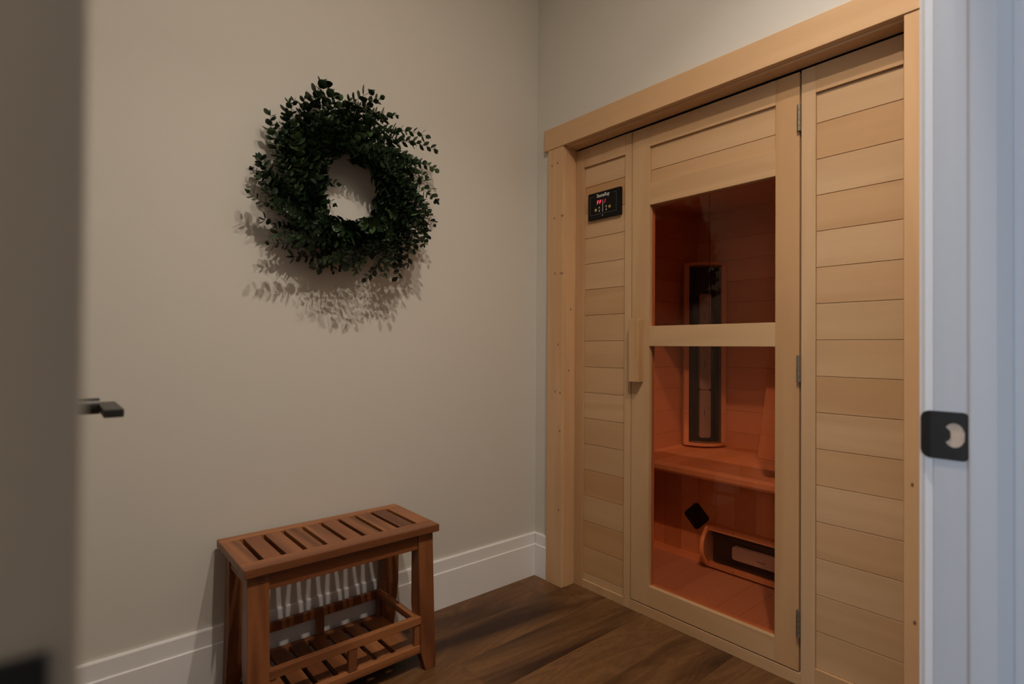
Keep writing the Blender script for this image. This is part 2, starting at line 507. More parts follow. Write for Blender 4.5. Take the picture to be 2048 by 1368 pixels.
# stop with eased edge towards the hall
jm.prism([(DX1, YF - .035), (DX1 - .010, YF - .035), (DX1 - .012, YF - .037), (DX1 - .012, YF - .060), (DX1 - .0035, YF - .073), (DX1, YF - .073)], 0, 2.05, 'z')
jamb_daylight_tone = plain('jamb_daylight_tone', (0.52, 0.53, 0.56), 0.45, spec=0.4, bump=0.02, bscale=90)  # trim white cooled and darkened: the daylight balance is painted into the colour
jamb_r = struct('trim_1', jm, jamb_daylight_tone, bevel=.001)
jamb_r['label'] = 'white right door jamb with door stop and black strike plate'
jm = MB()
jm.box(DX0 - .02, DX0, YH - .002, YF, 0, 2.05)
jm.box(DX0, DX0 + .012, YF - .065, YF - .037, 0, 2.05)
struct('trim_2', jm, white_paint, bevel=.001)['label'] = 'white left door jamb at the hinges'
jm = MB()
jm.box(DX0 - .02, DX1 + .02, YH - .002, YF, 2.05, 2.07)
jm.box(DX0, DX1, YF - .070, YF - .037, 2.038, 2.05)
struct('trim_3', jm, white_paint, bevel=.001)['label'] = 'white head jamb of the doorway'


def casing_profile(sx):
    # (offset away from opening, thickness)
    return [(0.005, 0), (0.005, .009), (.008, .012), (.014, .0125), (.016, .017), (.070, .018), (.072, .016), (.072, 0)]


cs = MB(); cs.prism([(DX1 + o, YF + t) for o, t in casing_profile(1)], 0, 2.055, 'z')
struct('trim_4', cs, white_paint)['label'] = 'white moulded casing on the room side, right of the doorway'
cs = MB(); cs.prism([(DX0 - o - .004, YF + t) for o, t in casing_profile(1)], 0, 2.055, 'z')
struct('trim_5', cs, white_paint)['label'] = 'white moulded casing left of the doorway'
cs = MB(); cs.box(DX0 - .074, DX1 + .072, YF, YF + .018, 2.056, 2.125)
struct('trim_6', cs, white_paint, bevel=.001)['label'] = 'white casing over the doorway, room side'
for k, (x0, x1) in enumerate(((DX1 + .005, DX1 + .072), (DX0 - .072, DX0 - .005))):
    cs = MB(); cs.box(x0, x1, YH - .020, YH - .002, 0, 2.055)
    struct('trim_%d' % (7 + k), cs, white_paint, bevel=.001)

# strike plate: rounded T-strike bending over the jamb edge, with latch hole
def rounded_poly(x0, x1, z0, z1, r, n=6, r_left=None):
    pts = []
    rl = r_left or r
    for cx, cz, a0, rr in ((x1 - r, z0 + r, -90, r), (x1 - r, z1 - r, 0, r), (x0 + rl, z1 - rl, 90, rl), (x0 + rl, z0 + rl, 180, rl)):
        for i in range(n + 1):
            a = math.radians(a0 + 90 * i / n)
            pts.append((cx + rr * math.cos(a), cz + rr * math.sin(a)))
    return pts


def plate_with_hole(outer, hole, to3, thick, mb):
    """ring between two polygons with the same count, extruded by thick."""
    n = len(outer)
    vs = [to3(u, v, 0) for u, v in outer] + [to3(u, v, 0) for u, v in hole] + [to3(u, v, thick) for u, v in outer] + [to3(u, v, thick) for u, v in hole]
    fs = []
    for i in range(n):
        j = (i + 1) % n
        fs += [(i, j, n + j, n + i), (2 * n + i, 3 * n + i, 3 * n + j, 2 * n + j), (i, 2 * n + i, 2 * n + j, j), (n + i, n + j, 3 * n + j, 3 * n + i)]
    mb.add(vs, fs)


SZ = 0.9375
pl_ = MB()
cu, cv = .0205, SZ + .001
def hole_pt(a):
    hu, hv = cu + .0105 * math.cos(a), cv + .0145 * math.sin(a)
    # the tab of the plate bulges into the hole from the room side
    return (max(hu, cu - .0105 + .0070 * math.exp(-((hv - cv) / .0085) ** 4)), hv)
flat = [(-.001, SZ - .0285), (.012, SZ - .0285)] + rounded_poly(0, .0335, SZ - .0285, SZ + .0285, .005, 6)[:14] + [(.012, SZ + .0285), (-.001, SZ + .0285), (-.001, SZ + .012), (-.001, SZ), (-.001, SZ - .012)]
flat = [(a[0] + (b_[0] - a[0]) * i / 5, a[1] + (b_[1] - a[1]) * i / 5) for a, b_ in zip(flat, flat[1:] + flat[:1]) for i in range(5)]
hole = [hole_pt(math.atan2(v - cv, u - cu)) for u, v in flat]
plate_with_hole(flat, hole, lambda u, v, t: (DX1 - .0002 - t, YF - u, v), .0016, pl_)
# lip: bends round the jamb edge, corners rounded
nl = 8
lip = []
for k in range(nl + 1):
    u = -.001 - .012 * k / nl
    hh = .0285 - (.009 * (1 - math.sqrt(max(0, 1 - (k / nl) ** 2))))
    xo = DX1 - .0002 + .0042 * (k / nl) ** 2
    lip.append((u, hh, xo))
vs = []
for u, hh, xo in lip:
    vs += [(xo, YF - u, SZ - hh), (xo, YF - u, SZ + hh), (xo - .0016, YF - u, SZ - hh), (xo - .0016, YF - u, SZ + hh)]
fs = [(0, 1, 3, 2), (4 * nl, 4 * nl + 2, 4 * nl + 3, 4 * nl + 1)]
for k in range(nl):
    o = 4 * k
    fs += [(o, o + 4, o + 5, o + 1), (o + 2, o + 3, o + 7, o + 6), (o, o + 2, o + 6, o + 4), (o + 1, o + 5, o + 7, o + 3)]
pl_.add(vs, fs)
sp_o = pl_.build('strike_plate', black_metal, jamb_r)
sp_o['label'] = 'black strike plate with latch hole'
hb = MB(); hb.prism([(YF - u, v) for u, v in hole], DX1 - .0004, DX1 - .0001, 'x')
hb.build('latch_hole', raw_wood, sp_o)
for dz in (.0195, -.0185):
    hb = MB(); hb.tube([(DX1 - .0016, YF - .0185, SZ + dz), (DX1 - .0024, YF - .0185, SZ + dz)], .0032, 12)
    hb.build('screw', black_metal, sp_o)

# ------------------------------------------------------------------ open room door on the left
dleaf = empty('door_1', (-1.73, YF, 0), 'open interior door with black lever, seen along its face at the left edge', None, 'structure')
LX_N, LX_F, LY_F = -1.7110, -1.6970, -0.835
TH = .035
b = MB()
b.hexa([(LX_N - TH, YF + .001, .012), (LX_N, YF + .001, .012), (LX_F, LY_F, .012), (LX_F - TH, LY_F, .012),
        (LX_N - TH, YF + .001, 2.04), (LX_N, YF + .001, 2.04), (LX_F, LY_F, 2.04), (LX_F - TH, LY_F, 2.04)])
leaf = b.build('door_leaf', door_paint, dleaf, bevel=.001)
HZ = 0.9545; HY = -0.895
def face_x(y): return LX_N + (LX_F - LX_N) * (y - YF) / (LY_F - YF)
for sgn in (1, -1):
    fx = face_x(HY) if sgn == 1 else face_x(HY) - TH
    b = MB(); b.box(fx, fx + sgn * .007, HY - .032, HY + .032, HZ - .032, HZ + .032)
    lv = b.build('lever_handle', black_metal, dleaf, bevel=.001)
    lv['label'] = 'black square rose with flat lever'
    b = MB()
    b.tube([(fx + sgn * .007, HY, HZ), (fx + sgn * .036, HY, HZ)], .011, 16)
    b.build('neck', black_metal, lv)
    b = MB(); b.box(fx + sgn * .034, fx + sgn * .055, HY - .105, HY + .013, HZ - .006, HZ + .0045)
    b.build('lever', black_metal, lv, bevel=.0015)
b = MB(); b.hexa([(LX_F - .029, LY_F, HZ - .028), (LX_F - .006, LY_F, HZ - .028), (LX_F - .006, LY_F + .001, HZ - .028), (LX_F - .029, LY_F + .001, HZ - .028),
                  (LX_F - .029, LY_F, HZ + .028), (LX_F - .006, LY_F, HZ + .028), (LX_F - .006, LY_F + .001, HZ + .028), (LX_F - .029, LY_F + .001, HZ + .028)])
b.build('latch_plate', black_metal, dleaf)
for hz in (0.922, 1.78, 0.24):
    b = MB()
    b.box(LX_N - .040, LX_N - .0062, YF - .0012, YF + .001, hz - .045, hz + .045)
    b.tube([(LX_N - .042, YF + .004, hz - .046), (LX_N - .042, YF + .004, hz + .046)], .0055, 12)
    hg = b.build('door_hinge', black_metal, dleaf)
    hg['label'] = 'black butt hinge'

# ------------------------------------------------------------------ pine surround of the sauna opening
b = MB(); b.box(-.020, 0, -.1870, -.0929, 0, SAU_T, .35)
struct('trim_9', b, pine_knotty, bevel=.0015)['label'] = 'knotty pine side casing left of the sauna'
b = MB(); b.box(-.020, 0, -1.520, SAU_R, 0, SAU_T, .55)
struct('trim_10', b, pine_knotty, bevel=.0015)['label'] = 'knotty pine side casing right of the sauna'
b = MB(); b.box(-.024, 0, -1.545, -.0708, SAU_T + .0003, 2.0115, .3)
struct('trim_11', b, pine_knotty_head, bevel=.0015)['label'] = 'pine header board over the sauna'
b = MB(); b.box(0, .12, -.1905, -.1710, 0, SAU_T, .6)
struct('trim_12', b, pine_knotty, bevel=.001)['label'] = 'knotty pine jamb board left of the sauna'
b = MB(); b.box(0, .12, SAU_R - .0195, SAU_R, 0, SAU_T, .5)
struct('trim_13', b, pine['z'], bevel=.001)['label'] = 'pine jamb board right of the sauna'
b = MB(); b.box(0, .058, SAU_R - .0195, -.1710, SAU_T - .006, SAU_T + .0135, .75)
struct('trim_14', b, pine_knotty_head, bevel=.001)['label'] = 'pine head jamb over the sauna'

# ------------------------------------------------------------------ sauna cabin
S = empty('sauna_cabin', (.5, -.8, 0), 'pale wood infrared sauna cabin with amber glass door, built into the pine surround', 'sauna')
F0, BF = .057, .066        # frame face, infill board face
UY0, UY1, UT = -.1925, -1.4215, 1.9055
def boards_h(mb, y0, y1, z0, z1, zref, sp, x0=BF, x1=.080, gap=.0016):
    """horizontal boards with V joints at zref + k*sp"""
    zs = [z0]
    k = math.floor((z0 - zref) / sp) + 1
    while zref + k * sp < z1 - .004:
        if zref + k * sp > z0 + .004: zs.append(zref + k * sp)
        k += 1
    zs.append(z1)
    for a, c in zip(zs[:-1], zs[1:]):
        mb.box(x0, x1, y0, y1, a + gap / 2, c - gap / 2, random.choice([.05, .15, .25, .4, .6, .85]))
    mb.box(x0 + .004, x1, y0, y1, z0, z1, .9)


# left side panel
b = MB()
b.box(F0, .10, -.2386, UY0, .0, UT, .45)
b.box(F0, .10, -.4930, -.4606, .0, UT, .15)
b.box(F0, .10, -.4606, -.2386, 1.823, UT, .3)
b.box(F0, .10, -.4606, -.2386, 0, .035, .3)
lp = b.build('side_panel', pine['z'], S, bevel=.0012); lp['label'] = 'narrow side panel left of the glass door'
b = MB(); boards_h(b, -.4606, -.2386, .035, 1.823, 1.0669, .1114)
b.build('plank_infill', pine['y'], lp, bevel=.0008, seg=1)
# right side panel
b = MB()
b.box(F0, .10, -1.1800, -1.1390, 0, UT, .1)
b.box(F0, .10, UY1, -1.4035, 0, UT, .5)
rp = b.build('side_panel', pine['z'], S, bevel=.0012); rp['label'] = 'side panel right of the glass door'
b = MB(); b.box(F0, .10, -1.4035, -1.1800, 1.822, UT, .45)
b.build('rail', pine['y'], rp, bevel=.0012)
b = MB(); b.box(F0, .10, -1.4035, -1.1800, 0, .073, .4)
b.build('rail', pine['y'], rp, bevel=.0012)
b = MB()
zs = [.073] + [0.9564 + k * .1104 for k in range(-7, 8)] + [1.822]
tones = [.3, .35, .15, .5, .2, .55, .25, .6, .3, .05, .45, .2, .5, .1, .75, .05, .3]
for i, (a, c) in enumerate(zip(zs[:-1], zs[1:])):
    b.box(BF, .080, -1.4035, -1.1800, a + .0008, c - .0008, tones[i % len(tones)])
b.box(BF + .004, .080, -1.4035, -1.18, .073, 1.822, .9)
b.build('plank_infill', pine['y'], rp, bevel=.0008, seg=1)
# sill and top rail of the unit
b = MB(); b.box(F0, .10, -1.139, -.493, 0, .0385, .35)
b.build('sill', pine['y'], S, bevel=.0012)

# door
DY0, DY1 = -.4965, -1.1335
D0, D1 = -.5798, -1.0598
DZ0, DZ1 = .0425, 1.9040
b = MB()
b.box(F0, .095, D0, DY0, DZ0, DZ1, .2)
b.box(F0, .095, DY1, D1, DZ0, DZ1, .7)
door = b.build('door', pine['z'], S, bevel=.0012); door['label'] = 'wooden sauna door with two amber panes'
for rz0, rz1, rt in ((DZ0, .119, .35), (1.0459, 1.1239, .15), (1.595, 1.678, .3), (1.823, DZ1, .4)):
    b = MB(); b.box(F0, .095, D1, D0, rz0, rz1, rt)
    b.build('rail', pine['y'], door, bevel=.0012)
b = MB(); b.box(BF, .080, D1, D0, 1.732, 1.823, .25); b.box(BF, .080, D1, D0, 1.678, 1.7305, .45); b.box(BF + .004, .080, D1, D0, 1.678, 1.823, .9)
b.build('plank_infill', pine['y'], door, bevel=.0008, seg=1)
for (z0, z1) in ((1.1239, 1.595), (.119, 1.0459)):
    b = MB(); b.box(.074, .079, D1, D0, z0, z1)
    b.build('glass_pane', bronze_glass, door)['label'] = 'amber bronze glass pane'
# wooden grip
b = MB()
b.prism([(.022, -.508), (.022, -.551), (.030, -.553), (F0, -.553), (F0, -.531), (.036, -.531), (.030, -.508)], .906, 1.153, 'z', .5)
b.build('door_handle', pine['z'], door, bevel=.0015)['label'] = 'vertical wooden door grip'
for hz in (1.757, .979, .193):
    b = MB()
    hy = -1.1345
    for i in range(5):
        b.tube([(.050, hy, hz - .041 + i * .0165), (.050, hy, hz - .041 + (i + 1) * .0165 - .0008)], .0058, 14)
    b.box(.050, .0575, hy - .0045, hy + .001, hz - .041, hz + .041)
    b.build('hinge', nickel, door)['label'] = 'nickel butt hinge'

# control panel
cp = MB(); cp.box(.052, BF, -.441, -.268, 1.585, 1.698, .5)
cpo = cp.build('control_panel', black_panel, S, bevel=.001); cpo['label'] = 'black control panel with red digits'
CPX = .0519
def cpP(u, v):     # u: 0..1 left to right, v: 0..1 bottom to top
    return (-.268 - .173 * u, 1.585 + .113 * v)
def rect_on(mb, u0, u1, v0, v1, sl=0.0):
    y0, z0 = cpP(u0, v0); y1, z1 = cpP(u1, v1)
    mb.hexa([(CPX - .0006, y0, z0), (CPX - .0006, y1, z0), (CPX - .0001, y1, z0), (CPX - .0001, y0, z0),
             (CPX - .0006, y0 - sl, z1), (CPX - .0006, y1 - sl, z1), (CPX - .0001, y1 - sl, z1), (CPX - .0001, y0 - sl, z1)])
b = MB()
lw = .006
rect_on(b, .07, .07 + lw, .17, .86); rect_on(b, .88, .88 + lw, .17, .86)
rect_on(b, .07, .886, .165, .175); rect_on(b, .07, .19, .855, .865); rect_on(b, .78, .886, .855, .865)
b.build('border_line', grey_print, cpo)
b = MB(); rect_on(b, .463, .472, .22, .68)
for cu_, cv_, s_ in ((.36, .42, 1), (.36, .27, -1), (.575, .42, 1), (.575, .27, -1)):
    y, z = cpP(cu_, cv_); r_ = .0034
    b.prism([(y - r_, z - s_ * r_), (y + r_, z - s_ * r_), (y, z + s_ * r_)], CPX - .0006, CPX - .0001, 'x')
y, z = cpP(.462, .10)
b.prism([(y + .0028 * math.cos(i * math.pi / 5) * (1 if i % 2 else .5), z + .0028 * math.sin(i * math.pi / 5) * (1 if i % 2 else .5)) for i in range(10)], CPX - .0006, CPX - .0001, 'x')
rect_on(b, .575 - .018, .575 + .018, .341, .349); rect_on(b, .36 - .018, .36 + .018, .341, .349)
b.build('printed_mark', white_print, cpo)
for cu_, cv_ in ((.25, .34), (.68, .37)):
    b = MB(); y, z = cpP(cu_, cv_)
    o_ = [(y + .0062 * math.cos(i * math.pi / 10), z + .0062 * math.sin(i * math.pi / 10)) for i in range(20)]
    h_ = [(y + .0022 * math.cos(i * math.pi / 10), z + .0022 * math.sin(i * math.pi / 10)) for i in range(20)]
    plate_with_hole(o_, h_, lambda u, v, t: (CPX - .0001 - t, u, v), .0006, b)
    b.build('button', gold_print, cpo)['label'] = 'round gold touch button'
SEG = {'F': 'afge', '2': 'abged'}
def digit(mb, ch, u, v, wd, ht, t):
    sl = .0022
    segs = {'a': (0, wd, ht - t, ht), 'g': (0, wd, ht / 2 - t / 2, ht / 2 + t / 2), 'd': (0, wd, 0, t), 'f': (0, t * .7, ht / 2, ht), 'e': (0, t * .7, 0, ht / 2), 'b': (wd - t * .7, wd, ht / 2, ht), 'c': (wd - t * .7, wd, 0, ht / 2)}
    for s_ in SEG[ch]:
        a0, a1, b0, b1 = segs[s_]
        k0, k1 = b0 / ht * sl, b1 / ht * sl
        y0, y1 = cpP(u + a0, 0)[0], cpP(u + a1, 0)[0]
        z0, z1 = cpP(0, v + b0)[1], cpP(0, v + b1)[1]
        mb.hexa([(CPX - .0006, y0 - k0, z0), (CPX - .0006, y1 - k0, z0), (CPX - .0001, y1 - k0, z0), (CPX - .0001, y0 - k0, z0),
                 (CPX - .0006, y0 - k1, z1), (CPX - .0006, y1 - k1, z1), (CPX - .0001, y1 - k1, z1), (CPX - .0001, y0 - k1, z1)])
b = MB(); digit(b, 'F', .285, .545, .046, .14, .030); digit(b, 'F', .362, .545, .046, .14, .030)
b.build('display_digit', red_led, cpo)['label'] = 'glowing red letters FF'
b = MB(); digit(b, '2', .505, .545, .050, .14, .022)
b.build('display_digit', red_led_dim, cpo)['label'] = 'dim red digit 2'
# lettering
fc = bpy.data.curves.new('lettering', 'FONT'); fc.body = 'SaunaRay'; fc.size = .021; fc.align_x = 'CENTER'; fc.extrude = .0003; fc.offset = .0001; fc.space_character = 1.08
fo = bpy.data.objects.new('lettering_curve', fc); col.objects.link(fo)
bpy.context.view_layer.update()
dg = bpy.context.evaluated_depsgraph_get()
lm = bpy.data.meshes.new_from_object(fo.evaluated_get(dg))
bpy.data.objects.remove(fo)
R_ = Matrix(((0, 0, -1), (-1, 0, 0), (0, 1, 0))).to_4x4()
y, z = cpP(.475, .80)
lm.transform(Matrix.Translation((CPX - .0004, y, z)) @ R_ @ Matrix.Diagonal((.80, 1.0, 1, 1)))
lo = bpy.data.objects.new('lettering', lm); lm.materials.clear(); lm.materials.append(white_print); col.objects.link(lo)
lo.parent = cpo; lo['label'] = 'white maker lettering'

# cabin interior
IX0, IX1, IY0, IY1, IZ0, IZ1 = .100, .955, -.250, -1.375, .060, 1.752
def cabin_wall(name, face):
    mb = MB(); zs_ = []
    z = IZ0
    while z < IZ1 - .02:
        z2 = min(z + .1104, IZ1); tn = random.choice([.1, .3, .45, .6, .8])
        if face == 'left': mb.box(IX0, IX1 + .02, IY0, IY0 + .03, z + .0006, z2 - .0006, tn)
        if face == 'right': mb.box(IX0, IX1 + .02, IY1 - .02, IY1, z + .0006, z2 - .0006, tn)
        if face == 'back': mb.box(IX1, IX1 + .03, IY1, IY0, z + .0006, z2 - .0006, tn)
        z = z2
    return mb
for face in ('left', 'right', 'back'):
    cabin_wall('x', face).build('inner_wall', cabin['x' if face != 'back' else 'y'], S, bevel=.0006, seg=1)
b = MB()
b.box(IX1 + .03, 1.01, UY1, UY0, 0, UT); b.box(.1, 1.01, UY0 - .020, UY0, 0, UT); b.box(.1, 1.01, UY1, UY1 + .020, 0, UT)
b.build('outer_shell', cabin['z'], S)
b = MB(); b.box(.096, 1.0, UY1 + .02, UY0 - .02, IZ1, UT - .002, .5)
b.build('roof', cabin['x'], S)
b = MB()
yy = UY1 + .02; 
while yy < UY0 - .03:
    b.box(.1, 1.0, yy + .0004, min(yy + .09, UY0 - .02) - .0004, .004, IZ0, random.choice([.1, .2, .35, .5])); yy += .09
b.build('cabin_floor', cabin_floor_wood, S, bevel=.0006, seg=1)
# bench seat with rounded nose
b = MB()
SX, SZT = .350, .536
yy = IY1
prof = [(SX + .006, SZT - .040), (SX, SZT - .030), (SX, SZT - .012), (SX + .004, SZT - .004), (SX + .012, SZT), (IX1, SZT), (IX1, SZT - .025), (SX + .05, SZT - .040)]
while yy < IY0 - .01:
    y2 = min(yy + .098, IY0)
    b.prism(prof, yy + .0002, y2 - .0002, 'y', random.choice([.05, .2, .3, .45, .6])); yy = y2
seat = b.build('bench_seat', cabin['x'], S)
b = MB(); yy = IY1; tl = [.6, .9, .3, .75, .2, .85, .5, .95, .4, .7, .3, .9]; i = 0
while yy < IY0 - .01:
    y2 = min(yy + .089, IY0)
    b.box(.575, .590, yy + .0006, y2 - .0006, IZ0, SZT - .038, tl[i % 12]); yy = y2; i += 1
bf = b.build('bench_front', cabin['z'], S, bevel=.0006, seg=1)
b = MB(); b.box(.564, .575, IY1, IY0, IZ0, IZ0 + .028, .6)
b.build('skirting', cabin['y'], bf)
# diamond vent
b = MB()
vc = Vector((.573, -.4805, .2645)); hw = .046
pts = rounded_poly(-hw, hw, -hw, hw, .014)
rot = [( (u - v) * .7071, (u + v) * .7071) for u, v in pts]
b.prism([(vc.y + u, vc.z + v) for u, v in rot], .567, .575, 'x')
vent = b.build('air_vent', black_panel, S); vent['label'] = 'black diamond shaped vent with wire grille'
b = MB()
for k in range(-6, 7):
    s_ = k * .0068
    for sg in (1, -1):
        c_, h_ = s_, hw - .004
        p0 = ((c_ - h_) * .7071, (c_ + h_) * .7071); p1 = ((c_ + h_) * .7071, (c_ - h_) * .7071)
        if sg == -1: p0 = (-p0[0], p0[1]); p1 = (-p1[0], p1[1])
        b.tube([(.5655, vc.y + p0[0], vc.z + p0[1]), (.5655, vc.y + p1[0], vc.z + p1[1])], .0005, 4)
b.build('grille', plain('dark_wire', (.10, .09, .08), .4, .6), vent)


def arc_mesh(name, mt, parent, to3, W, depth, l0, l1, off=0.0, pitch=.0042, thick=None):
    """curved guard: chord W, sagitta depth, length l0..l1; UV in wire pitches"""
    n = 20
    R = (W * W / 4 + depth * depth) / (2 * depth); a = math.asin(min(1, W / 2 / R))
    if depth > W / 2: a = math.pi - a
    vs = []; fs = []; uvs = []
    for i in range(n + 1):
        t = -a + 2 * a * i / n
        s_, d_ = R * math.sin(t), R * math.cos(t) - (R - depth) + off
        vs += [to3(s_, d_, l0), to3(s_, d_, l1)]
        uvs.append(R * t / pitch)
    me = bpy.data.meshes.new(name)
    for i in range(n): fs.append((2 * i, 2 * i + 2, 2 * i + 3, 2 * i + 1))
    me.from_pydata(vs, [], fs)
    uvl = me.uv_layers.new(name='UVMap')
    for p in me.polygons:
        p.use_smooth = True
        for li in p.loop_indices:
            vi = me.loops[li].vertex_index
            uvl.data[li].uv = (uvs[vi // 2] + 500.5, (l1 if vi % 2 else l0) / pitch + .5)
    me.materials.append(mt)
    o = bpy.data.objects.new(name, me); col.objects.link(o); o.parent = parent
    return o


def heater(to3, L0, L1, W, name, label, bars, bar_w=.056, bar_len=.242, cap_t=.014, depth=.045, wood_ax='z'):
    """to3(s, d, l): s across, d out from the wall, l along"""
    def bx(mb, s0, s1, d0, d1, l0, l1, t=None):
        mb.hexa([to3(s0, d0, l0), to3(s1, d0, l0), to3(s1, d1, l0), to3(s0, d1, l0), to3(s0, d0, l1), to3(s1, d0, l1), to3(s1, d1, l1), to3(s0, d1, l1)], t)
    fr = MB()
    bx(fr, -W / 2, -W / 2 + .024, 0, .040, L0 + cap_t, L1 - cap_t, .3)
    bx(fr, W / 2 - .024, W / 2, 0, .040, L0 + cap_t, L1 - cap_t, .3)
    # curved end caps
    for l0, l1 in ((L0, L0 + cap_t), (L1 - cap_t, L1)):
        n = 16; pts = [(-W / 2, 0)]
        for i in range(n + 1):
            s_ = -W / 2 + W * i / n
            pts.append((s_, .040 + (depth + .004) * (1 - (2 * s_ / W) ** 2)))
        pts.append((W / 2, 0))
        k = len(pts)
        vs = [to3(s_, d_, l0) for s_, d_ in pts] + [to3(s_, d_, l1) for s_, d_ in pts]
        fs = [tuple(range(k))[::-1], tuple(range(k, 2 * k))] + [(i, (i + 1) % k, k + (i + 1) % k, k + i) for i in range(k)]
        fr.add(vs, fs, .2)
    h = fr.build(name, cabin[wood_ax], S, bevel=.001, seg=1); h['label'] = label
    rf = MB(); bx(rf, -W / 2 + .024, W / 2 - .024, .002, .006, L0 + cap_t, L1 - cap_t)
    bx(rf, .052, .058, .006, .040, L0 + .03, L1 - .03); bx(rf, -.060, -.054, .006, .034, L0 + .03, L1 - .03)
    rf.build('reflector', reflector, h)
    for lb in bars:
        cb = MB(); n = 8
        pts = rounded_poly(-bar_w / 2, bar_w / 2, lb, lb + bar_len, .010, 5)
        k = len(pts)
        vs = [to3(s_, .018, l_) for s_, l_ in pts] + [to3(s_, .046, l_) for s_, l_ in pts]
        fs = [tuple(range(k))[::-1], tuple(range(k, 2 * k))] + [(i, (i + 1) % k, k + (i + 1) % k, k + i) for i in range(k)]
        cb.add(vs, fs)
        c_ = cb.build('ceramic_bar', ceramic, h, bevel=.003)
        hk = MB(); hk.add([to3(-.006, .0462, lb + bar_len * .45), to3(-.003, .0462, lb + bar_len * .45), to3(-.003, .0472, lb + bar_len * .6), to3(-.006, .0472, lb + bar_len * .6)], [(0, 1, 2, 3)])
        hk.build('print_mark', grey_print, c_)
    g = arc_mesh('wire_guard', mesh_guard, h, to3, W - .046, depth - .004, L0 + cap_t, L1 - cap_t, off=.040)
    for s_ in (-W / 2 + .009, W / 2 - .009):
        sc_ = MB()
        p = to3(s_, .040, L0 + (L1 - L0) * .17); q = to3(s_, .0405, L0 + (L1 - L0) * .17)
        sc_.tube([p, q], .0025, 8)
        sc_.build('screw', black_metal, h)
    return h


HC = Vector((.866, -.339, 0)); out_d = Vector((-.7071, -.7071, 0)); ac_d = Vector((.7071, -.7071, 0))
def to3_v(s_, d_, l_):
    p = HC + ac_d * s_ + out_d * d_; return (p.x, p.y, l_)
heater(to3_v, .546, 1.474, .208, 'wall_heater', 'tall corner heater with ceramic bars behind wire mesh', [.583, .829, 1.075, 1.195][:3])
def to3_h(s_, d_, l_):
    return (.575 - d_, l_, .160 + s_)
heater(lambda s_, d_, l_: to3_h(s_, d_, -l_), .548, 1.300, .185, 'floor_heater', 'horizontal heater with ceramic bar under the bench', [.672, .92], wood_ax='y', depth=.050, cap_t=.016)
# thin cord hanging in the cabin behind the upper pane
b = MB(); b.tube([(.30, -.694, IZ1), (.30, -.694, 1.06)], .0014, 8)
b.box(.286, .314, -.707, -.681, IZ1 - .012, IZ1)
b.build('hanging_cord', black_cord, S)['label'] = 'thin dark cord hanging behind the upper pane'

# leaning backrest on the bench
bk = MB()
bx0, bx1 = .764, .868
zt = .940
def bp(z): return bx0 + (bx1 - bx0) * (z - SZT) / (zt - SZT)
bands = [(SZT + .001, .640, .5), (.640, .668, .3), (.668, .762, .15), (.762, .775, .25), (.775, zt, .4)]
back = empty('backrest', (.82, -.9, SZT), 'slanted wooden backrest leaning on the bench against the cabin wall', 'backrest')
bk = MB()
for z0, z1, tn in bands:
    bk.hexa([(bp(z0), -.672, z0), (bp(z0), -1.12, z0), (bp(z0) + .016, -1.12, z0), (bp(z0) + .016, -.672, z0),
             (bp(z1), -.672, z1), (bp(z1), -1.12, z1), (bp(z1) + .016, -1.12, z1), (bp(z1) + .016, -.672, z1)], tn)
bk.build('board', cabin['y'], back, bevel=.0008, seg=1)
for yb in (-.72, -1.07):
    bk = MB(); bk.hexa([(bp(.56) + .016, yb - .012, .56), (bp(.56) + .016, yb + .012, .56), (bp(.56) + .036, yb + .012, .56), (bp(.56) + .036, yb - .012, .56),
             (bp(.92) + .016, yb - .012, .92), (bp(.92) + .016, yb + .012, .92), (bp(.92) + .036, yb + .012, .92), (bp(.92) + .036, yb - .012, .92)])
    bk.build('batten', cabin['z'], back)

# ------------------------------------------------------------------ teak bench
B = empty('shower_bench', (-1.03, -.17, 0), 'small slatted teak bench with lower shelf, standing against the wall', 'bench')
BX0, BX1, BY0, BY1, BZ = -1.325, -.731, -.022, -.323, .457
b = MB()
b.box(BX0, BX1, BY0 - .038, BY0, BZ - .024, BZ, .1)
b.box(BX0, BX1, BY1, BY1 + .055, BZ - .024, BZ, .25)
b.build('seat_rail', teak['x'], B, bevel=.0025)
gaps = [-1.2675 + i * .0597 for i in range(9)]
edges = [BX0] + [g + s_ * .0068 for g in gaps for s_ in (-1, 1)] + [BX1]
tns = [.1, .8, .35, .55, .0, .6, .45, .2, .75, .3]
for i in range(10):
    b = MB(); b.box(edges[2 * i], edges[2 * i + 1], BY1 + .055, BY0 - .038, BZ - .020, BZ - .0006, tns[i])
    b.build('seat_slat', teak['y'], B, bevel=.0012)
# aprons
b = MB(); b.box(-1.262, -.795, -.302, -.284, .383, BZ - .024, .9)
b.build('apron', teak['x'], B, bevel=.001)
b = MB(); b.box(-1.262, -.795, -.062, -.044, .383, BZ - .024, .8)
b.build('apron', teak['x'], B, bevel=.001)
for x in (-1.300, -.770):
    b = MB(); b.box(x, x + .018, -.27, -.08, .383, BZ - .024, .7)
    b.build('apron', teak['y'], B, bevel=.001)


